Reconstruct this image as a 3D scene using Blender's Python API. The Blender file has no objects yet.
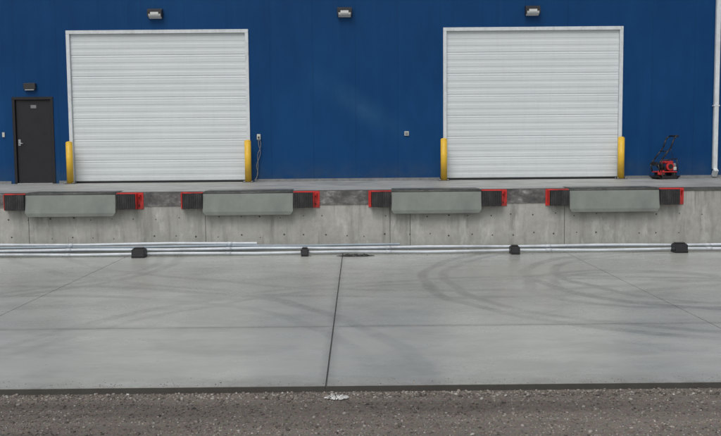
import bpy, bmesh, math, random
import numpy as np
from mathutils import Vector, Matrix, Euler
random.seed(7); rng=np.random.default_rng(11)
R=math.radians
scene=bpy.context.scene
COL=scene.collection

# ---------------------------------------------------------------- materials
class NT:
    def __init__(s,name):
        s.m=bpy.data.materials.new(name); s.m.use_nodes=True
        s.t=s.m.node_tree; s.n=s.t.nodes; s.l=s.t.links
        s.b=s.n['Principled BSDF']
        s.tc=s.n.new('ShaderNodeTexCoord')
    def link(s,a,b): s.l.new(a,b)
    def mapping(s,scale=(1,1,1),loc=(0,0,0),rot=(0,0,0)):
        m=s.n.new('ShaderNodeMapping'); m.inputs['Scale'].default_value=scale
        m.inputs['Location'].default_value=loc; m.inputs['Rotation'].default_value=rot
        s.link(s.tc.outputs['Object'],m.inputs['Vector']); return m.outputs['Vector']
    def noise(s,scale,detail=4,rough=0.55,vec=None,dist=0.0):
        n=s.n.new('ShaderNodeTexNoise'); n.inputs['Scale'].default_value=scale
        n.inputs['Detail'].default_value=detail; n.inputs['Roughness'].default_value=rough
        n.inputs['Distortion'].default_value=dist
        s.link(vec if vec is not None else s.tc.outputs['Object'],n.inputs['Vector']); return n.outputs['Fac']
    def ramp(s,fac,stops):
        r=s.n.new('ShaderNodeValToRGB'); e=r.color_ramp.elements
        while len(e)<len(stops): e.new(0.5)
        for i,(p,c) in enumerate(stops):
            e[i].position=p
            if not hasattr(c,'__len__'): c=(c,c,c)
            e[i].color=(*c,1)
        s.link(fac,r.inputs['Fac']); return r.outputs['Color']
    def mix(s,fac,a,b,mode='MIX'):
        m=s.n.new('ShaderNodeMix'); m.data_type='RGBA'; m.blend_type=mode
        for idx,v in ((0,fac),(6,a),(7,b)):
            sock=m.inputs[idx]
            if hasattr(v,'is_linked'): s.link(v,sock)
            elif hasattr(v,'__len__'): sock.default_value=(*v,1)
            elif idx==0: sock.default_value=v
            else: sock.default_value=(v,v,v,1)
        return m.outputs[2]
    def math(s,op,a,b=0.0,c=0.0,clamp=False):
        m=s.n.new('ShaderNodeMath'); m.operation=op; m.use_clamp=clamp
        for i,v in enumerate((a,b,c)):
            if hasattr(v,'is_linked'): s.link(v,m.inputs[i])
            else: m.inputs[i].default_value=v
        return m.outputs[0]
    def sep(s):
        x=s.n.new('ShaderNodeSeparateXYZ'); s.link(s.tc.outputs['Object'],x.inputs[0]); return x.outputs
    def bump(s,h,strength=0.3,dist=0.01):
        b=s.n.new('ShaderNodeBump'); b.inputs['Strength'].default_value=strength
        b.inputs['Distance'].default_value=dist; s.link(h,b.inputs['Height'])
        s.link(b.outputs['Normal'],s.b.inputs['Normal'])
    def set(s,col=None,rough=None,metal=None,spec=None):
        for k,v in (('Base Color',col),('Roughness',rough),('Metallic',metal),('Specular IOR Level',spec)):
            if v is None: continue
            i=s.b.inputs[k]
            if hasattr(v,'is_linked'): s.link(v,i)
            elif hasattr(v,'__len__'): i.default_value=(*v,1)
            else: i.default_value=v
        return s.m

def simple(name,col,rough=0.5,metal=0.0,var=0.25,scale=14,dirt=None,bump=0.1):
    t=NT(name)
    f=t.noise(scale,5,0.6)
    lo=tuple(c*(1-var) for c in col); hi=tuple(min(1,c*(1+var*0.6)) for c in col)
    c=t.ramp(f,[(0.3,lo),(0.7,hi)])
    if dirt is not None:
        d=t.noise(scale*0.4,8,0.7,t.mapping((1,1,0.5),(3,1,2)))
        c=t.mix(t.ramp(d,[(0.48,0.0),(0.66,0.85)]),c,dirt)
    t.set(c,t.ramp(t.noise(scale*1.7,3),[(0.3,max(0.05,rough-0.12)),(0.7,min(1,rough+0.12))]),metal)
    if bump: t.bump(t.noise(scale*6,4),bump,0.004)
    return t.m

def m_wall():
    t=NT('blue_metal_siding'); x,y,z=t.sep()
    big=t.noise(0.35,4,0.6); fine=t.noise(3.0,6,0.65,t.mapping((1,1,0.25)))
    c=t.ramp(t.mix(0.45,big,fine),[(0.35,(0.0015,0.040,0.138)),(0.65,(0.003,0.056,0.178))])
    st=t.noise(1.0,6,0.7,t.mapping((5,1,0.25),(4,0,1)))
    c=t.mix(t.ramp(st,[(0.55,0.0),(0.8,0.20)]),c,(0.02,0.095,0.22))
    # diagonal paler streak between the doors, broken up by noise
    dg=t.math('ABSOLUTE',t.math('ADD',t.math('ADD',z,-3.1),t.math('MULTIPLY',t.math('ADD',x,-0.05),0.62)))
    dm=t.math('SUBTRACT',1.0,t.math('DIVIDE',dg,0.5),clamp=True)
    dx=t.math('SUBTRACT',1.0,t.math('DIVIDE',t.math('ABSOLUTE',t.math('ADD',x,-0.1)),1.6),clamp=True)
    dd=t.math('MULTIPLY',t.math('MULTIPLY',dm,dx),t.ramp(t.noise(2.0,6,0.7),[(0.35,0.12),(0.65,0.50)]))
    c=t.mix(dd,c,(0.035,0.115,0.225))
    g=t.math('SUBTRACT',1.0,t.math('DIVIDE',t.math('SUBTRACT',z,1.2),0.6),clamp=True)
    gn=t.math('MULTIPLY',g,t.ramp(t.noise(4,6,0.7),[(0.35,0.1),(0.7,0.65)]))
    c=t.mix(gn,c,(0.05,0.075,0.10))
    fx=t.math('FRACT',t.math('DIVIDE',t.math('ADD',x,100.3),1.067))
    seam=t.math('LESS_THAN',fx,0.009)
    c=t.mix(t.math('MULTIPLY',seam,0.4),c,(0.001,0.010,0.035))
    speck=t.noise(70,2,0.5)
    c=t.mix(t.ramp(speck,[(0.66,0.0),(0.80,0.35)]),c,(0.10,0.2,0.32))
    t.set(c,t.ramp(fine,[(0.3,0.45),(0.7,0.62)]),0.0,0.16)
    h=t.math('ADD',t.math('MULTIPLY',t.math('SINE',t.math('MULTIPLY',x,58.9)),0.12),t.math('MULTIPLY',seam,-1.5))
    h=t.math('ADD',h,t.math('MULTIPLY',t.noise(1.2,2),0.6))
    t.bump(h,0.25,0.01); return t.m

def m_door():
    t=NT('white_door_steel'); x,y,z=t.sep()
    f=t.noise(0.9,5,0.6,t.mapping((0.6,1,2.0)))
    c=t.ramp(f,[(0.3,(0.60,0.645,0.66)),(0.7,(0.66,0.705,0.72))])
    s=t.noise(2,7,0.7,t.mapping((6,1,0.5)))
    c=t.mix(t.ramp(s,[(0.5,0.0),(0.8,0.22)]),c,(0.48,0.52,0.53))
    g=t.math('SUBTRACT',1.0,t.math('DIVIDE',t.math('SUBTRACT',z,1.2),0.5),clamp=True)
    c=t.mix(t.math('MULTIPLY',g,t.ramp(t.noise(5,6,0.7),[(0.3,0.05),(0.7,0.35)])),c,(0.40,0.41,0.40))
    t.set(c,0.5,0.0,0.4)
    t.bump(t.noise(30,3),0.05,0.004); return t.m

def m_concrete_wall():
    t=NT('cast_concrete_wall'); x,y,z=t.sep()
    n1=t.noise(1.1,8,0.65); n2=t.noise(7,8,0.7)
    c=t.ramp(t.mix(0.5,n1,n2),[(0.30,(0.29,0.287,0.262)),(0.5,(0.40,0.397,0.367)),(0.72,(0.51,0.507,0.47))])
    p=t.math('FRACT',t.math('MULTIPLY',t.math('SINE',t.math('FLOOR',t.math('DIVIDE',t.math('ADD',x,0.55),1.22))),43.7))
    c=t.mix(t.math('MULTIPLY',p,0.30),c,(0.26,0.262,0.24))
    st=t.noise(1.0,7,0.7,t.mapping((4.5,1,0.5),(9,0,0)))
    c=t.mix(t.ramp(st,[(0.50,0.0),(0.72,0.75)]),c,(0.19,0.19,0.172))
    wh=t.noise(1.0,7,0.7,t.mapping((3.0,1,1.1),(2,0,5)))
    c=t.mix(t.ramp(wh,[(0.54,0.0),(0.68,0.6)]),c,(0.62,0.62,0.585))
    top=t.math('MULTIPLY',t.math('SUBTRACT',z,0.55),1.8,clamp=True)
    dr=t.ramp(t.noise(1.0,5,0.7,t.mapping((8,1,0.3),(2,8,0))),[(0.52,0.0),(0.68,0.8)])
    c=t.mix(t.math('MULTIPLY',top,dr),c,(0.14,0.135,0.12))
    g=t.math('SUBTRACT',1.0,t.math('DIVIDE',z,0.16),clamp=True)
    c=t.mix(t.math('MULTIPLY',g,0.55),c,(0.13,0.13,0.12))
    pits=t.noise(38,3,0.6)
    c=t.mix(t.ramp(pits,[(0.64,0.0),(0.72,0.7)]),c,(0.10,0.10,0.09))
    t.set(c,0.82,0.0,0.3); t.bump(t.math('ADD',n2,t.math('MULTIPLY',pits,0.4)),0.35,0.01); return t.m

def ring(t,x,y,cx,cy,r,w,amp,wn):
    dx=t.math('SUBTRACT',x,cx); dy=t.math('SUBTRACT',y,cy)
    d=t.math('SQRT',t.math('ADD',t.math('MULTIPLY',dx,dx),t.math('MULTIPLY',dy,dy)))
    e=t.math('ABSOLUTE',t.math('SUBTRACT',t.math('ADD',d,wn),r))
    k=t.math('SUBTRACT',1.0,t.math('DIVIDE',e,w),clamp=True)
    return t.math('MULTIPLY',t.math('MULTIPLY',k,2.0,clamp=True),amp)

def m_slab():
    t=NT('damp_broomed_concrete'); x,y,z=t.sep()
    n1=t.noise(0.33,7,0.62); n2=t.noise(2.2,8,0.7,t.mapping((0.5,1,1))); n3=t.noise(40,4,0.7)
    c=t.ramp(t.mix(0.4,n1,n2),[(0.32,(0.340,0.350,0.326)),(0.50,(0.425,0.435,0.406)),(0.68,(0.505,0.515,0.482))])
    dn=t.noise(0.22,6,0.6,t.mapping((0.7,1.2,1),(5,2,0)))
    damp=t.ramp(dn,[(0.44,0.0),(0.60,1.0)])
    c=t.mix(t.math('MULTIPLY',damp,0.42),c,(0.265,0.270,0.252))
    sp=t.ramp(t.noise(1.3,7,0.75,t.mapping((0.6,1.3,1),(8,3,1))),[(0.50,0.0),(0.64,0.38)])
    c=t.mix(sp,c,(0.25,0.255,0.238))
    br=t.ramp(t.noise(0.8,5,0.7,t.mapping((1,1,1),(1,7,0))),[(0.36,0.2),(0.56,1.0)])
    wn=t.math('MULTIPLY',t.math('SUBTRACT',t.noise(0.3,2),0.5),0.9)
    tot=None
    for a in ((5.6,-3.6,4.6,0.12,1),(5.6,-3.6,4.25,0.10,.9),(5.9,-3.4,3.2,0.13,1),(6.0,-3.3,2.85,0.10,.9),(4.2,-4.4,1.7,0.12,.8),(4.3,-4.3,1.4,0.09,.7),
              (3.0,-10.5,7.2,0.12,.6),(3.1,-10.5,6.9,0.10,.5),(-4.8,-9.2,5.3,0.13,.7),(-4.6,-9.4,4.7,0.12,.6),(-7.5,-1.5,4.2,0.12,.7),(-7.4,-1.5,3.8,0.10,.6),
              (2.0,4.0,8.6,0.12,.6),(1.6,4.2,9.3,0.12,.5)):
        r=ring(t,x,y,*a,wn); tot=r if tot is None else t.math('MAXIMUM',tot,r)
    # streaky tread texture inside the tyre marks, fading towards the gravel side
    tr=t.math('MULTIPLY',tot,br)
    fade=t.math('MULTIPLY',t.math('ADD',y,9.6),0.30,clamp=True)
    tr=t.math('MULTIPLY',tr,t.math('MULTIPLY',fade,t.ramp(t.noise(9,5,0.7),[(0.3,0.55),(0.6,1.0)])))
    c=t.mix(t.math('MULTIPLY',tr,0.58),c,(0.15,0.152,0.145))
    g=t.math('SUBTRACT',1.0,t.math('DIVIDE',t.math('ADD',y,9.40),0.35),clamp=True)
    c=t.mix(t.math('MULTIPLY',g,t.ramp(t.noise(5,7,0.7),[(0.35,0.05),(0.65,0.7)])),c,(0.21,0.195,0.17))
    j=t.math('SUBTRACT',1.0,t.math('DIVIDE',t.math('ABSOLUTE',t.math('ADD',x,0.27)),0.09),clamp=True)
    j2=t.math('SUBTRACT',1.0,t.math('DIVIDE',t.math('ABSOLUTE',t.math('ADD',y,6.98)),0.11),clamp=True)
    j=t.math('MAXIMUM',j,j2)
    c=t.mix(t.math('MULTIPLY',j,t.ramp(t.noise(2,5,0.7),[(0.3,0.15),(0.7,0.65)])),c,(0.18,0.18,0.17))
    c=t.mix(t.ramp(n3,[(0.60,0.0),(0.75,0.40)]),c,(0.19,0.19,0.18))
    vo=t.n.new('ShaderNodeTexVoronoi'); vo.inputs['Scale'].default_value=2.6; t.link(t.tc.outputs['Object'],vo.inputs['Vector'])
    spot=t.math('LESS_THAN',t.math('ADD',vo.outputs['Distance'],t.math('MULTIPLY',t.noise(12,3),0.08)),0.068)
    c=t.mix(t.math('MULTIPLY',spot,0.35),c,(0.15,0.15,0.14))
    ed=t.math('LESS_THAN',z,-0.004)
    c=t.mix(t.math('MULTIPLY',ed,0.88),c,(0.045,0.041,0.038))
    rr=t.ramp(t.mix(0.5,dn,n2),[(0.38,0.44),(0.62,0.17)])
    rr=t.math('SUBTRACT',rr,t.math('MULTIPLY',tr,0.05))
    t.set(c,rr,0.0,0.5)
    broom=t.noise(1.0,3,0.6,t.mapping((3,160,1)))
    t.bump(t.math('ADD',t.math('MULTIPLY',broom,0.5),t.math('MULTIPLY',n3,0.5)),0.12,0.004); return t.m

def m_gravel():
    t=NT('gravel_dirt'); x,y,z=t.sep()
    n1=t.noise(0.8,6,0.65,t.mapping((0.22,2.6,1))); n2=t.noise(30,6,0.75)
    v=t.n.new('ShaderNodeTexVoronoi'); v.inputs['Scale'].default_value=70; t.link(t.tc.outputs['Object'],v.inputs['Vector'])
    c=t.ramp(t.mix(0.40,n1,n2),[(0.34,(0.104,0.089,0.077)),(0.5,(0.180,0.156,0.136)),(0.66,(0.268,0.238,0.210))])
    c=t.mix(0.25,c,t.mix(1.0,c,v.outputs['Color'],'MULTIPLY'))
    t.set(c,0.8,0.0,0.35)
    h=t.math('ADD',t.math('MULTIPLY',t.math('SUBTRACT',1.0,v.outputs['Distance']),0.5),n2)
    t.bump(h,0.7,0.010); return t.m

def m_stone():
    t=NT('gravel_stone'); g=t.n.new('ShaderNodeNewGeometry')
    c=t.ramp(g.outputs['Random Per Island'],[(0.0,(0.064,0.055,0.048)),(0.35,(0.150,0.130,0.113)),(0.78,(0.248,0.219,0.194)),(0.96,(0.34,0.315,0.285)),(1.0,(0.46,0.45,0.43))])
    n1=t.noise(0.8,6,0.65,t.mapping((0.22,2.6,1)))
    c=t.mix(1.0,c,t.ramp(n1,[(0.38,0.62),(0.62,1.25)]),'MULTIPLY')
    t.set(c,0.75,0,0.35); return t.m

def m_band():
    t=NT('stained_dock_edge')
    n=t.noise(2.6,9,0.75,t.mapping((1,1,1.4)))
    c=t.ramp(n,[(0.34,(0.045,0.045,0.046)),(0.48,(0.10,0.098,0.097)),(0.57,(0.18,0.175,0.17)),(0.67,(0.40,0.395,0.38))])
    r=t.noise(6,6,0.7,t.mapping((1,1,1),(4,4,4)))
    c=t.mix(t.ramp(r,[(0.60,0.0),(0.7,0.4)]),c,(0.12,0.075,0.06))
    t.set(c,0.6); t.bump(n,0.4,0.01); return t.m

M=dict(
 wall=m_wall(), door=m_door(), cwall=m_concrete_wall(), slab=m_slab(), gravel=m_gravel(), stone=m_stone(), band=m_band(),
 trim=simple('white_trim_paint',(0.66,0.70,0.72),0.45,var=0.08,dirt=(0.50,0.52,0.52)),
 flash=simple('gray_flashing',(0.20,0.21,0.22),0.5),
 roof=simple('roof_membrane',(0.35,0.35,0.34),0.8,scale=2),
 deck=simple('deck_concrete',(0.38,0.385,0.365),0.5,scale=1.6,dirt=(0.22,0.22,0.21),bump=0.3),
 joint=simple('joint_sealant',(0.10,0.10,0.095),0.8),
 hole=simple('tie_hole_shadow',(0.06,0.06,0.055),0.9),
 yellow=simple('yellow_paint',(0.74,0.46,0.035),0.45,var=0.12,scale=5,dirt=(0.50,0.31,0.06)),
 black=simple('black_rubber',(0.020,0.020,0.022),0.7,var=0.4,scale=20,dirt=(0.045,0.043,0.042)),
 dark=simple('dark_door_paint',(0.009,0.008,0.012),0.5,var=0.15,scale=3),
 darkframe=simple('dark_frame_paint',(0.008,0.008,0.011),0.5),
 red=simple('red_bracket_paint',(0.60,0.035,0.030),0.45,var=0.2,scale=9,dirt=(0.14,0.035,0.03)),
 ored=simple('engine_red',(0.50,0.03,0.03),0.35,var=0.1),
 lip=simple('gray_green_steel',(0.215,0.236,0.215),0.5,var=0.14,scale=3,dirt=(0.155,0.168,0.155)),
 lip2=simple('gray_green_steel_worn',(0.095,0.102,0.095),0.5,var=0.3,scale=6,dirt=(0.045,0.045,0.042)),
 steel=simple('galvanised_steel',(0.45,0.47,0.48),0.35,0.7,var=0.2,scale=8),
 pipe=simple('pipe_plastic_white',(0.62,0.67,0.71),0.35,0,var=0.12,scale=3,dirt=(0.40,0.43,0.45)),
 pipeg=simple('pipe_gray',(0.27,0.33,0.38),0.35,0,var=0.2,scale=3),
 blk=simple('black_plastic',(0.014,0.014,0.016),0.45),
 tarp=simple('black_sheeting',(0.022,0.022,0.023),0.4,scale=30,bump=0.4),
 lens=simple('frosted_lens',(0.62,0.64,0.63),0.3,var=0.05),
 fixture=simple('bronze_fixture',(0.03,0.03,0.033),0.4),
 cream=simple('cream_plastic',(0.55,0.55,0.50),0.5,var=0.1),
 film=simple('pale_film',(0.60,0.61,0.60),0.4,var=0.3,scale=25,dirt=(0.25,0.23,0.21)),
)

# ---------------------------------------------------------------- mesh helper
class B:
    def __init__(s): s.bm=bmesh.new(); s.mats=[]
    def mi(s,m):
        m=M[m] if isinstance(m,str) else m
        if m not in s.mats: s.mats.append(m)
        return s.mats.index(m)
    def _merge(s,b2,mat,smooth=False,mtx=None):
        i=s.mi(mat)
        if mtx is not None: b2.transform(mtx)
        for f in b2.faces: f.material_index=i; f.smooth=smooth
        me=bpy.data.meshes.new('tmp'); b2.to_mesh(me); b2.free()
        s.bm.from_mesh(me); bpy.data.meshes.remove(me)
    def box(s,x0,x1,y0,y1,z0,z1,mat,bev=0.0,mtx=None,seg=1):
        b=bmesh.new(); bmesh.ops.create_cube(b,size=1)
        for v in b.verts:
            v.co=Vector(((x0+x1)/2+v.co.x*(x1-x0),(y0+y1)/2+v.co.y*(y1-y0),(z0+z1)/2+v.co.z*(z1-z0)))
        if bev>0: bmesh.ops.bevel(b,geom=b.edges[:],offset=bev,segments=seg,profile=0.5,affect='EDGES')
        s._merge(b,mat,False,mtx)
    def cyl(s,p0,p1,r,mat,seg=16,r2=None,cap=True):
        p0=Vector(p0);p1=Vector(p1);d=p1-p0
        b=bmesh.new(); bmesh.ops.create_cone(b,cap_ends=cap,segments=seg,radius1=r,radius2=r if r2 is None else r2,depth=d.length)
        m=Matrix.Translation((p0+p1)/2)@d.to_track_quat('Z','Y').to_matrix().to_4x4()
        i=s.mi(mat); b.transform(m)
        for f in b.faces: f.material_index=i; f.smooth=len(f.verts)==4
        me=bpy.data.meshes.new('tmp'); b.to_mesh(me); b.free(); s.bm.from_mesh(me); bpy.data.meshes.remove(me)
    def sph(s,c,r,mat,sc=(1,1,1),seg=16):
        b=bmesh.new(); bmesh.ops.create_uvsphere(b,u_segments=seg,v_segments=seg//2,radius=r)
        s._merge(b,mat,True,Matrix.Translation(c)@Matrix.Diagonal((*sc,1)))
    def tube(s,pts,r,mat,seg=10):
        for a,b_ in zip(pts,pts[1:]): s.cyl(a,b_,r,mat,seg)
        for p in pts[1:-1]: s.sph(p,r*1.0,mat,seg=8)
    def prism(s,prof,x0,x1,mat,axis='x'):
        i=s.mi(mat); n=len(prof)
        a=[s.bm.verts.new((x0,p[0],p[1])) for p in prof]; b=[s.bm.verts.new((x1,p[0],p[1])) for p in prof]
        fs=[]
        for k in range(n): fs.append(s.bm.faces.new((a[k],a[(k+1)%n],b[(k+1)%n],b[k])))
        fs.append(s.bm.faces.new(a[::-1])); fs.append(s.bm.faces.new(b))
        for f in fs: f.material_index=i
    def obj(s,name,parent=None,loc=(0,0,0),rot=(0,0,0)):
        bmesh.ops.recalc_face_normals(s.bm,faces=s.bm.faces[:])
        me=bpy.data.meshes.new(name); s.bm.to_mesh(me); s.bm.free()
        for m in s.mats: me.materials.append(m)
        o=bpy.data.objects.new(name,me); COL.objects.link(o); o.location=loc; o.rotation_euler=rot
        if parent: o.parent=parent
        return o
def empty(name,loc=(0,0,0),rot=(0,0,0)):
    o=bpy.data.objects.new(name,None); COL.objects.link(o); o.location=loc; o.rotation_euler=rot; o.empty_display_size=0.2; return o

WY=5.13; DZ=1.2
XL,XR=-30.0,30.0
# ---------------------------------------------------------------- ground
b=B(); b.box(-400,400,-400,500,-0.30,-0.055,'gravel'); b.obj('gravel_ground')

# concrete apron in panels
b=B()
b.box(-29.6,29.6,-9.39,-0.012,-0.25,-0.012,'joint')
xs=[-29.6,-25.2,-21.0,-16.85,-12.7,-8.5,-4.37,-0.27,3.98,8.1,12.3,16.5,20.7,25.0,29.6]; ys=[-9.40,-6.98,0.0]
for i in range(len(xs)-1):
    for k in range(2):
        gl=0.0075 if abs(xs[i]+0.27)<.01 else 0.0045; gr=0.0075 if abs(xs[i+1]+0.27)<.01 else 0.0045
        b.box(xs[i]+gl,xs[i+1]-gr,ys[k]+(0.008 if k else 0),ys[k+1]-(0.008 if k==0 else 0.014),-0.2,0.0,'slab',0)
b.obj('concrete_pavement')

# ---------------------------------------------------------------- gravel stones
phi=(1+5**.5)/2
ico=np.array([(-1,phi,0),(1,phi,0),(-1,-phi,0),(1,-phi,0),(0,-1,phi),(0,1,phi),(0,-1,-phi),(0,1,-phi),(phi,0,-1),(phi,0,1),(-phi,0,-1),(-phi,0,1)],float)/1.9
fac=np.array([(0,11,5),(0,5,1),(0,1,7),(0,7,10),(0,10,11),(1,5,9),(5,11,4),(11,10,2),(10,7,6),(7,1,8),(3,9,4),(3,4,2),(3,2,6),(3,6,8),(3,8,9),(4,9,5),(2,4,11),(6,2,10),(8,6,7),(9,8,1)])
def stones(n,x0,x1,y0,y1,smin,smax,z=-0.055,pw=2.5,ybias=1.0):
    px=rng.uniform(x0,x1,n); u=rng.uniform(0,1,n)**ybias; py=y1-(y1-y0)*u
    s=smin+(smax-smin)*rng.uniform(0,1,n)**pw
    V=ico[None]*(1+rng.uniform(-.28,.28,(n,12,1)))
    V=V*np.stack([s*rng.uniform(.8,1.4,n),s*rng.uniform(.7,1.1,n),s*rng.uniform(.45,.8,n)],1)[:,None,:]
    a=rng.uniform(0,6.28,n); ca,sa=np.cos(a)[:,None],np.sin(a)[:,None]
    X=V[...,0]*ca-V[...,1]*sa; Y=V[...,0]*sa+V[...,1]*ca
    return np.stack([X+px[:,None],Y+py[:,None],V[...,2]+z+(s*0.2)[:,None]],2)
P=np.concatenate([
 stones(38000,-5.2,5.2,-11.0,-9.41,0.002,0.010),
 stones(1400,-5.2,5.2,-11.0,-9.41,0.008,0.020),
 stones(3500,-5.2,5.2,-9.60,-9.405,0.003,0.018),
 stones(12000,-12,12,-14.5,-9.41,0.003,0.012),
 stones(900,-5.2,5.2,-9.38,-9.05,0.0015,0.006,z=0.0,ybias=0.35),
 stones(260,-6,6,-9.2,-6.0,0.0015,0.004,z=0.0),
 stones(260,-7.5,8,-0.7,-0.05,0.003,0.012,z=0.0)])
n=len(P); V=P.reshape(-1,3); F=(fac[None]+(np.arange(n)*12)[:,None,None]).reshape(-1,3)
me=bpy.data.meshes.new('gravel_stones'); me.vertices.add(len(V)); me.vertices.foreach_set('co',V.ravel())
me.loops.add(F.size); me.loops.foreach_set('vertex_index',F.ravel().astype(np.int32))
me.polygons.add(len(F)); me.polygons.foreach_set('loop_start',np.arange(0,F.size,3,dtype=np.int32)); 
me.update(calc_edges=True); me.materials.append(M['stone'])
COL.objects.link(bpy.data.objects.new('gravel_stones',me))

def crumple(name,cx,cy,z,w,d,h,mat,nx=26,ny=14,seed=1):
    bm=bmesh.new(); g=[]
    from mathutils import noise as mn
    for j in range(ny+1):
        row=[]
        for i in range(nx+1):
            u=i/nx*2-1; v=j/ny*2-1
            ed=1-0.22*mn.noise(Vector((u*2.3+seed,v*2.3,0)))
            zz=h*abs(mn.noise(Vector((u*5,v*4,seed*3.1))))*1.6*(1-max(abs(u),abs(v))**4*0.7)
            row.append(bm.verts.new((cx+u*w/2*ed*(1-0.25*v*v),cy+v*d/2*ed*(1-0.5*u*u),z+zz+0.004)))
        g.append(row)
    for j in range(ny):
        for i in range(nx):
            if mat=='film' and mn.noise(Vector((i*0.55,j*0.7,seed)))<-0.12: continue
            bm.faces.new((g[j][i],g[j][i+1],g[j+1][i+1],g[j+1][i]))
    me=bpy.data.meshes.new(name); bm.to_mesh(me); bm.free(); me.materials.append(M[mat])
    o=bpy.data.objects.new(name,me); COL.objects.link(o); return o
crumple('plastic_scrap',-0.17,-9.60,-0.048,0.20,0.13,0.02,'film',seed=4)
crumple('black_tarp_sheet',-0.02,-0.62,0.0,0.66,0.20,0.045,'tarp',seed=2)

# ---------------------------------------------------------------- loading dock
dock=empty('loading_dock')
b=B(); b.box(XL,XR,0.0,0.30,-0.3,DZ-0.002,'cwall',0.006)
LX=[-5.49,-2.085,1.54,4.97]
b.obj('retaining_wall',dock)
b=B(); b.box(XL,XR,0.302,WY+0.2,0.9,DZ,'deck'); b.obj('deck_slab',dock)
b=B()
b.box(XL,XR,-0.008,0.14,DZ+0.001,DZ+0.007,'lip2')
EL,ER=1.31,1.38
edges=[-9.2]+sum([[lx-EL,lx+ER] for lx in LX],[])+[9.5]
for k in range(0,len(edges),2):
    if edges[k+1]-edges[k]<0.02: continue
    if k==len(edges)-2: 
        b.box(edges[k],edges[k+1],-0.012,-0.001,DZ-0.06,DZ,'lip2'); continue
    b.box(edges[k],edges[k+1],-0.014,-0.001,DZ-0.27,DZ,'band')
b.obj('dock_edge_steel',dock)
b=B()
x=-11.6
while x<11.6:
    for zz in (0.33,0.70):
        if random.random()<0.85:
            xx=x+random.uniform(-.05,.05); z2=zz+random.uniform(-.03,.03)
            b.cyl((xx,-0.003,z2),(xx,0.004,z2),random.uniform(0.010,0.017),'hole',10)
    x+=0.406
for sx in (-6.35,-2.93,0.65,1.04,4.04,7.4,-9.6):
    b.box(sx-0.004,sx+0.004,-0.003,0.002,0.02,DZ-0.28,'hole')
b.obj('tie_holes',dock)

# ---------------------------------------------------------------- dock levelers
def leveler(x):
    e=empty('dock_leveler',(x,0,DZ))
    b=B()
    W=0.865
    prof=[(-0.100,-0.035),(-0.155,-0.38),(-0.150,-0.445)]
    th=0.018; i=b.mi('lip'); bm=b.bm
    out=[(-W,0),(W,0),(W,1),(W-0.05,2),(-W+0.05,2),(-W,1)]
    f1=[bm.verts.new((px,prof[k][0],prof[k][1])) for px,k in out]
    f2=[bm.verts.new((px,prof[k][0]+th,prof[k][1])) for px,k in out]
    fs=[bm.faces.new((f1[0],f1[1],f1[2],f1[5])),bm.faces.new((f1[5],f1[2],f1[3],f1[4])),
        bm.faces.new((f2[5],f2[2],f2[1],f2[0])),bm.faces.new((f2[4],f2[3],f2[2],f2[5]))]
    for k in range(6): fs.append(bm.faces.new((f1[k],f2[k],f2[(k+1)%6],f1[(k+1)%6])))
    for f in fs: f.material_index=i
    b.obj('lip',e)
    b=B()
    b.cyl((-W,-0.078,-0.018),(W,-0.078,-0.018),0.022,'lip2',14)
    for k in range(9):
        xx=-W+0.1+k*(2*W-0.2)/8; b.box(xx-0.05,xx+0.05,-0.098,-0.03,-0.030,0.004,'lip2',0.004)
    b.obj('hinge',e)
    b=B(); b.prism([(-0.05,0.008),(-0.05,0.018),(0.55,0.014),(0.55,0.009)],-0.84,0.84,'lip2'); b.obj('ramp_plate',e)
    b=B(); b.box(-0.80,0.80,-0.06,-0.002,-0.42,-0.08,'blk'); 
    for s in (-0.45,0.45): b.prism([(-0.06,-0.10),(-0.11,-0.22),(-0.06,-0.36)],s-0.02,s+0.02,'lip2')
    b.obj('support_box',e)
    for sg in (-1,1):
        b=B()
        a0,a1=sorted((sg*0.875,sg*(1.245 if sg<0 else 1.25)))
        nl=9; w=(a1-a0)/nl
        for k in range(nl):
            jit=random.uniform(-.003,.003)
            b.box(a0+k*w+0.0006,a0+(k+1)*w-0.0006,-0.165+jit,-0.022,-0.318+jit*1.5,-0.026+jit,'black',0.003)
        b.cyl((a0-0.006,-0.09,-0.11),(a1+0.012,-0.09,-0.11),0.012,'black',10)
        b.cyl((a0-0.006,-0.09,-0.25),(a1+0.012,-0.09,-0.25),0.012,'black',10)
        b.obj('rubber_bumper',e)
        b=B(); oe=EL if sg<0 else ER
        o0,o1=sorted((sg*0.868,sg*(oe-0.004)))
        b.box(o0,o1,-0.020,-0.001,-0.322,-0.002,'red',0.003)
        b.box(a0,a1,-0.12,-0.02,-0.024,-0.014,'red',0.003)
        c0,c1=sorted((sg*1.254,sg*1.268)); b.box(c0,c1,-0.150,-0.02,-0.318,-0.014,'red',0.003)
        if sg>0:
            b.prism([(-0.020,-0.04),(-0.12,-0.04),(-0.020,-0.16)],1.32,1.332,'red')
            for zz in (-0.10,-0.25): b.cyl((1.30,-0.036,zz),(1.30,-0.018,zz),0.014,'black',6)
        b.obj('bumper_bracket',e)
for lx in LX: leveler(lx)

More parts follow.
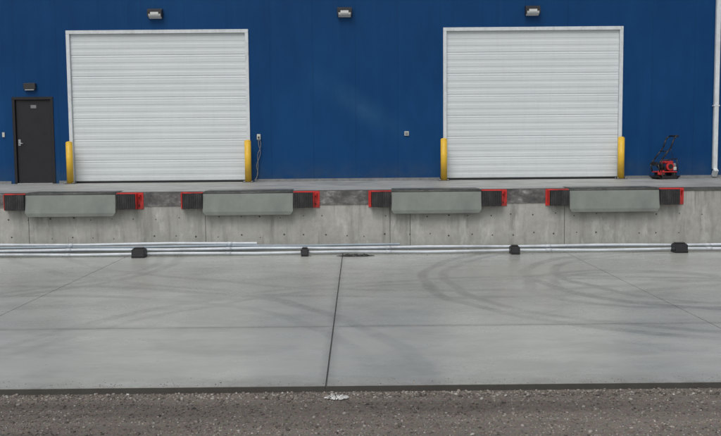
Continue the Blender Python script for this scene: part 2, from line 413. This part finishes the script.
# ---------------------------------------------------------------- warehouse
wh=empty('warehouse_building')
D1=(-7.215,-2.665); D2=(2.21,6.725); DT=5.01
PD=(-8.63,-7.60); PT=3.38
WT=8.2
b=B()
segs=[(XL,PD[0],None),(PD[0],PD[1],PT),(PD[1],D1[0],None),(D1[0],D1[1],DT),(D1[1],D2[0],None),(D2[0],D2[1],DT),(D2[1],XR,None)]
for x0,x1,t in segs: b.box(x0,x1,WY,WY+0.2,DZ if t is None else t,WT,'wall')
b.obj('front_wall',wh)
b=B(); b.box(XL,XL+0.2,WY+0.2,40,-0.1,WT,'wall'); b.box(XR-0.2,XR,WY+0.2,40,-0.1,WT,'wall'); b.box(XL+.2,XR-.2,39.8,40,-0.1,WT,'wall'); b.obj('side_walls',wh)
b=B(); b.box(XL+.2,XR-.2,WY+.2,39.8,WT-0.3,WT-0.1,'roof'); b.box(XL-0.05,XR+0.05,WY-0.06,WY+0.25,WT,WT+0.12,'flash'); b.obj('roof',wh)
b=B()
for x0,x1,t in segs:
    if t is None: b.box(x0+0.09 if x0>XL else x0,x1-0.09 if x1<XR else x1,WY-0.022,WY-0.002,DZ+0.002,DZ+0.07,'flash')
b.obj('base_flashing',wh)
def rollup(x0,x1):
    b=B(); f=0.085
    b.box(x0,x0+f,WY-0.035,WY+0.15,DZ+0.002,DT-f,'trim',0.004)
    b.box(x1-f,x1,WY-0.035,WY+0.15,DZ+0.002,DT-f,'trim',0.004)
    b.box(x0,x1,WY-0.037,WY+0.15,DT-f+0.001,DT+0.002,'trim',0.004)
    b.obj('door_frame',wh)
    b=B(); i=b.mi('door'); bm=b.bm
    z=DZ+0.05; H=DT-f-z; nsec=7; sh=H/nsec; yb=WY+0.03; dp=0.005
    pr=[]
    for sct in range(nsec):
        z0=z+sct*sh
        pr+= [(yb+0.010,z0),(yb+0.010,z0+0.006),(yb,z0+0.012)]
        nr=3; rh=(sh-0.012)/nr
        for k in range(nr):
            r0=z0+0.012+k*rh
            pr+=[(yb,r0+rh*0.50),(yb+dp,r0+rh*0.62)]
            if k<nr-1: pr+=[(yb+dp,r0+rh*0.88),(yb,r0+rh)]
            else: pr+=[(yb,r0+rh*0.80)]
    pr.append((yb,z+H))
    A=[bm.verts.new((x0+f+0.004,p[0],p[1])) for p in pr]; C=[bm.verts.new((x1-f-0.004,p[0],p[1])) for p in pr]
    for k in range(len(pr)-1):
        if (pr[k][0],pr[k][1])!=(pr[k+1][0],pr[k+1][1]): bm.faces.new((A[k],C[k],C[k+1],A[k+1])).material_index=i
    b.obj('roll_up_door',wh)
    b=B(); b.box(x0+f,x1-f,WY+0.02,WY+0.13,DZ+0.002,DZ+0.035,'blk',0.004)
    b.obj('door_seal',wh)
rollup(*D1); rollup(*D2)
b=B(); f=0.07
b.box(PD[0],PD[0]+f,WY-0.02,WY+0.12,DZ+.002,PT-f,'darkframe',0.003); b.box(PD[1]-f,PD[1],WY-0.02,WY+0.12,DZ+.002,PT-f,'darkframe',0.003)
b.box(PD[0],PD[1],WY-0.022,WY+0.12,PT-f+.001,PT+.002,'darkframe',0.003)
b.obj('personnel_door_frame',wh)
b=B(); b.box(PD[0]+f+.004,PD[1]-f-.004,WY+0.035,WY+0.08,DZ+0.02,PT-f-.004,'dark',0.003)
xk=PD[0]+f+0.07
b.box(xk-0.030,xk+0.030,WY+0.020,WY+0.034,DZ+0.96,DZ+1.12,'steel',0.003)
b.cyl((xk,WY+0.03,DZ+1.02),(xk,WY-0.03,DZ+1.02),0.012,'steel'); b.cyl((xk,WY-0.03,DZ+1.02),(xk+0.11,WY-0.03,DZ+1.02),0.010,'steel')
b.box(-8.18,-8.04,WY+0.030,WY+0.0345,DZ+1.90,DZ+1.98,'flash')
for zz in (0.25,1.05,1.85): b.cyl((PD[1]-f,WY+0.03,DZ+zz-.05),(PD[1]-f,WY+0.03,DZ+zz+.05),0.011,'blk',8)
b.box(PD[0]+f,PD[1]-f,WY-0.03,WY+0.12,DZ+0.001,DZ+0.018,'steel')
b.obj('personnel_door',wh)
b=B(); b.box(-8.30,-8.00,WY-0.10,WY-0.001,3.56,3.72,'fixture',0.012); b.box(-8.26,-8.04,WY-0.09,WY-0.02,3.545,3.561,'lens'); b.obj('entry_light',wh)
b=B(); b.box(-8.90,-8.84,WY-0.03,WY-0.001,2.38,2.50,'cream',0.005); b.obj('card_reader',wh)
b=B(); b.box(1.23,1.34,WY-0.03,WY-0.001,2.33,2.44,'cream',0.006); b.box(1.25,1.32,WY-0.036,WY-0.029,2.35,2.42,'flash'); b.obj('outlet_box',wh)
b=B(); xd=9.08
b.box(xd-0.055,xd+0.055,WY-0.11,WY-0.01,DZ+0.22,WT,'trim',0.012)
m=Matrix.Translation((xd,WY-0.09,DZ+0.16))@Matrix.Rotation(R(35),4,'X')
b.box(-0.054,0.054,-0.07,0.04,-0.12,0.08,'trim',0.01,mtx=m)
for zz in (3.0,6.4): b.box(xd-0.075,xd+0.075,WY-0.114,WY-0.001,zz,zz+0.03,'trim',0.003)
b.obj('downspout',wh)

def wallpack(x):
    b=B(); z=5.41
    b.prism([(0,0.11),(-0.10,0.11),(-0.17,0.05),(-0.17,-0.02),(-0.15,-0.02),(-0.15,-0.035),(-0.02,-0.10),(0,-0.10)],-0.18,0.18,'fixture')
    b.prism([(-0.172,-0.025),(-0.157,-0.075),(-0.03,-0.125),(-0.02,-0.102),(-0.152,-0.035)],-0.155,0.155,'lens')
    b.box(-0.10,0.10,-0.178,-0.165,-0.05,0.02,'lens',0.004)
    for s in (-0.165,0.165): b.box(s-0.012,s+0.012,-0.178,-0.01,-0.09,0.06,'fixture',0.004)
    b.obj('wall_light',None,(x,WY-0.001,z))
for x in (-4.96,-0.25,4.43): wallpack(x)

def bollard(x):
    e=empty('safety_bollard',(x,WY-0.26,DZ))
    b=B(); b.cyl((0,0,0.012),(0,0,1.02),0.082,'yellow',28); b.sph((0,0,1.02),0.082,'yellow',(1,1,0.5),24)
    b.obj('post',e)
    b=B(); b.box(-0.13,0.13,-0.13,0.13,0.001,0.013,'lip2',0.003)
    for sx in (-.1,.1):
        for sy in (-.1,.1): b.cyl((sx,sy,0.012),(sx,sy,0.035),0.013,'steel',6)
    b.obj('base_plate',e)
for x in (-7.15,-2.70,2.20,6.64): bollard(x)

def curve(name,pts,r,mat,parent=None):
    c=bpy.data.curves.new(name,'CURVE'); c.dimensions='3D'; c.bevel_depth=r; c.bevel_resolution=3
    sp=c.splines.new('NURBS'); sp.points.add(len(pts)-1)
    for p,q in zip(sp.points,pts): p.co=(*q,1)
    sp.use_endpoint_u=True; sp.order_u=3; c.materials.append(M[mat])
    o=bpy.data.objects.new(name,c); COL.objects.link(o); o.parent=parent; return o
e=empty('power_cord_outlet',(0.04,0,0))
b=B(); b.box(-2.53,-2.44,WY-0.06,WY-0.001,2.26,2.40,'cream',0.006); b.box(-2.505,-2.465,WY-0.075,WY-0.058,2.29,2.34,'blk'); b.obj('outlet_box',e)
curve('cord',[(-2.485,WY-.07,2.30),(-2.50,WY-.10,2.15),(-2.43,WY-.06,1.95),(-2.50,WY-.05,1.75),(-2.57,WY-.05,1.6),(-2.50,WY-.06,1.42),(-2.60,WY-.08,1.23),(-2.50,WY-.25,1.215),(-2.38,WY-.15,1.215)],0.009,'flash',e)
curve('cord_loop',[(-2.485,WY-.07,2.30),(-2.42,WY-.08,2.20),(-2.45,WY-.07,2.02),(-2.53,WY-.07,1.9),(-2.5,WY-.07,1.6),(-2.55,WY-.07,1.3)],0.008,'flash',e)

# ---------------------------------------------------------------- pipes
def pipe(x0,x1,y,z,r,mat='pipe'):
    pts=[]; n=max(4,int((x1-x0)/0.8))
    for k in range(n+1):
        x=x0+(x1-x0)*k/n; pts.append((x,y+0.012*math.sin(x*1.1+y*9),z+0.008*math.sin(x*1.9+z*40)))
    b=B(); i=b.mi(mat); bm=b.bm; seg=12; rings=[]
    for p in pts:
        rings.append([bm.verts.new((p[0],p[1]+r*math.cos(a*2*math.pi/seg),p[2]+r*math.sin(a*2*math.pi/seg))) for a in range(seg)])
    for a,c in zip(rings,rings[1:]):
        for k in range(seg):
            f=bm.faces.new((a[k],a[(k+1)%seg],c[(k+1)%seg],c[k])); f.material_index=i; f.smooth=True
    jx=x0+2.4
    while jx<x1-0.5:
        b.cyl((jx,y+0.012*math.sin(jx*1.1+y*9),z+0.008*math.sin(jx*1.9+z*40)),(jx+0.11,y+0.012*math.sin(jx*1.1+y*9),z+0.008*math.sin(jx*1.9+z*40)),r*1.14,mat,14); jx+=3.05
    b.obj('conduit_pipe')
pipe(-11,12,-0.30,0.125,0.026)
pipe(-11,12,-0.38,0.050,0.026)
pipe(-11,-1.92,-0.16,0.215,0.026)
pipe(-11,0.82,-0.22,0.168,0.022,'pipeg')
pipe(-11,12,-0.14,0.095,0.026,'pipeg')

def block(x,w=0.24,h=0.16):
    b=B()
    b.box(-w/2,w/2,-0.13,0.13,0.002,0.05,'blk',0.006)
    b.prism([(-0.11,0.05),(-0.09,h),(0.09,h),(0.11,0.05)],-w*0.44,w*0.44,'blk')
    b.box(-w*0.36,w*0.36,-0.06,0.06,h,h+0.02,'blk',0.004)
    for s in (-1,1): b.box(s*w*0.46-0.012,s*w*0.46+0.012,-0.10,0.10,0.05,h*0.9,'blk',0.004)
    b.obj('pipe_support_block',None,(x,-0.50,0))
block(-4.10,0.24,0.17); block(-0.98,0.13,0.14); block(2.98,0.16,0.15); block(6.10,0.24,0.17)

# ---------------------------------------------------------------- plate compactor
pc=empty('plate_compactor',(7.64,WY-0.55,DZ),(0,0,R(12)))
b=B()
b.prism([(-0.21,0.012),(-0.21,0.03),(0.21,0.03),(0.21,0.012)],-0.22,0.22,'blk')
for s in (-1,1):
    m=Matrix.Translation((s*0.255,0,0.045))@Matrix.Rotation(R(-s*38),4,'Y'); b.box(-0.055,0.055,-0.21,0.21,-0.009,0.009,'blk',mtx=m)
for sy in (-0.2,0.2): b.box(-0.2,0.2,sy-0.008,sy+0.008,0.03,0.085,'blk')
b.cyl((-0.12,-0.13,0.10),(-0.12,0.13,0.10),0.075,'blk',20)
b.obj('base_plate',pc)
b=B()
for sx in (-0.16,0.16):
    for sy in (-0.15,0.15): b.cyl((sx,sy,0.03),(sx,sy,0.17),0.028,'black',12)
b.box(-0.25,0.22,-0.19,0.19,0.165,0.195,'ored',0.008)
b.box(0.10,0.24,-0.15,0.15,0.06,0.165,'blk',0.01); b.box(-0.27,-0.10,-0.17,-0.10,0.10,0.22,'ored',0.02)
b.obj('deck',pc)
b=B()
b.box(-0.08,0.16,-0.12,0.12,0.196,0.31,'blk',0.02,seg=2)
b.cyl((0.04,-0.12,0.31),(0.04,-0.185,0.31),0.10,'ored',24); b.cyl((0.04,-0.185,0.31),(0.04,-0.2,0.31),0.06,'blk',16)
b.box(-0.06,0.18,-0.10,0.13,0.375,0.445,'ored',0.03,seg=3); b.cyl((0.05,0,0.44),(0.05,0,0.47),0.03,'blk',12)
b.box(0.17,0.25,-0.10,0.06,0.27,0.39,'steel',0.02,seg=2); b.box(-0.17,-0.08,-0.11,0.10,0.27,0.38,'blk',0.02,seg=2)
b.box(0.12,0.20,-0.20,-0.12,0.22,0.30,'cream',0.01)
b.obj('engine',pc)
b=B()
for sy in (-0.17,0.17):
    b.tube([(-0.24,sy,0.18),(-0.29,sy,0.36),(-0.18,sy,0.50),(0.05,sy,0.78),(0.13,sy,1.0),(0.22,sy,1.06)],0.018,'blk')
b.tube([(0.22,-0.17,1.06),(0.22,0.17,1.06)],0.020,'blk')
b.tube([(-0.03,-0.17,0.685),(-0.03,0.17,0.685)],0.014,'blk'); b.box(0.18,0.28,-0.14,-0.06,1.03,1.08,'blk',0.008)
b.tube([(-0.20,-0.19,0.19),(-0.20,-0.19,0.47),(0.2,-0.19,0.50),(0.24,-0.19,0.19)],0.012,'blk')
b.obj('handle',pc)
b=B(); b.box(-0.30,-0.27,-0.12,0.12,0.33,0.43,'blk',0.01); b.tube([(0.13,-0.17,1.0),(0.02,-0.2,0.75),(0.08,-0.2,0.55),(0.1,-0.15,0.45)],0.006,'blk',8); b.obj('throttle_cable',pc)

# ---------------------------------------------------------------- light & sky
w=bpy.data.worlds.new('World'); scene.world=w; w.use_nodes=True
nt=w.node_tree; bg=nt.nodes['Background']
sky=nt.nodes.new('ShaderNodeTexSky'); sky.sky_type='NISHITA'; sky.sun_disc=False
az=R(200); el=R(55)
sky.sun_elevation=el; sky.sun_rotation=az; sky.dust_density=4.0; sky.air_density=1.0; sky.ozone_density=1.5
hs=nt.nodes.new('ShaderNodeHueSaturation'); hs.inputs['Saturation'].default_value=0.30
nt.links.new(sky.outputs[0],hs.inputs['Color']); nt.links.new(hs.outputs[0],bg.inputs['Color']); bg.inputs['Strength'].default_value=0.119
L=bpy.data.lights.new('sun','SUN'); L.energy=0.88; L.angle=R(30); L.color=(1.0,0.98,0.94)
lo=bpy.data.objects.new('sun',L); COL.objects.link(lo)
sd=Vector((math.sin(az)*math.cos(el),math.cos(az)*math.cos(el),math.sin(el)))
lo.rotation_euler=sd.to_track_quat('Z','Y').to_euler(); lo.location=(0,-20,30)

# ---------------------------------------------------------------- camera
cam=bpy.data.cameras.new('camera'); co=bpy.data.objects.new('camera',cam); COL.objects.link(co)
cam.sensor_width=36; cam.lens=36*850/721; cam.clip_end=2000; cam.clip_start=0.1
rot=Matrix.Rotation(R(-0.27),4,'Z')@Matrix.Rotation(R(90-4.57),4,'X')@Matrix.Rotation(R(-0.5),4,'Z')
co.matrix_world=Matrix.Translation((0,-16.44,1.98))@rot
scene.camera=co
scene.view_settings.view_transform='Standard'; scene.view_settings.look='None'; scene.view_settings.exposure=0; scene.view_settings.gamma=1
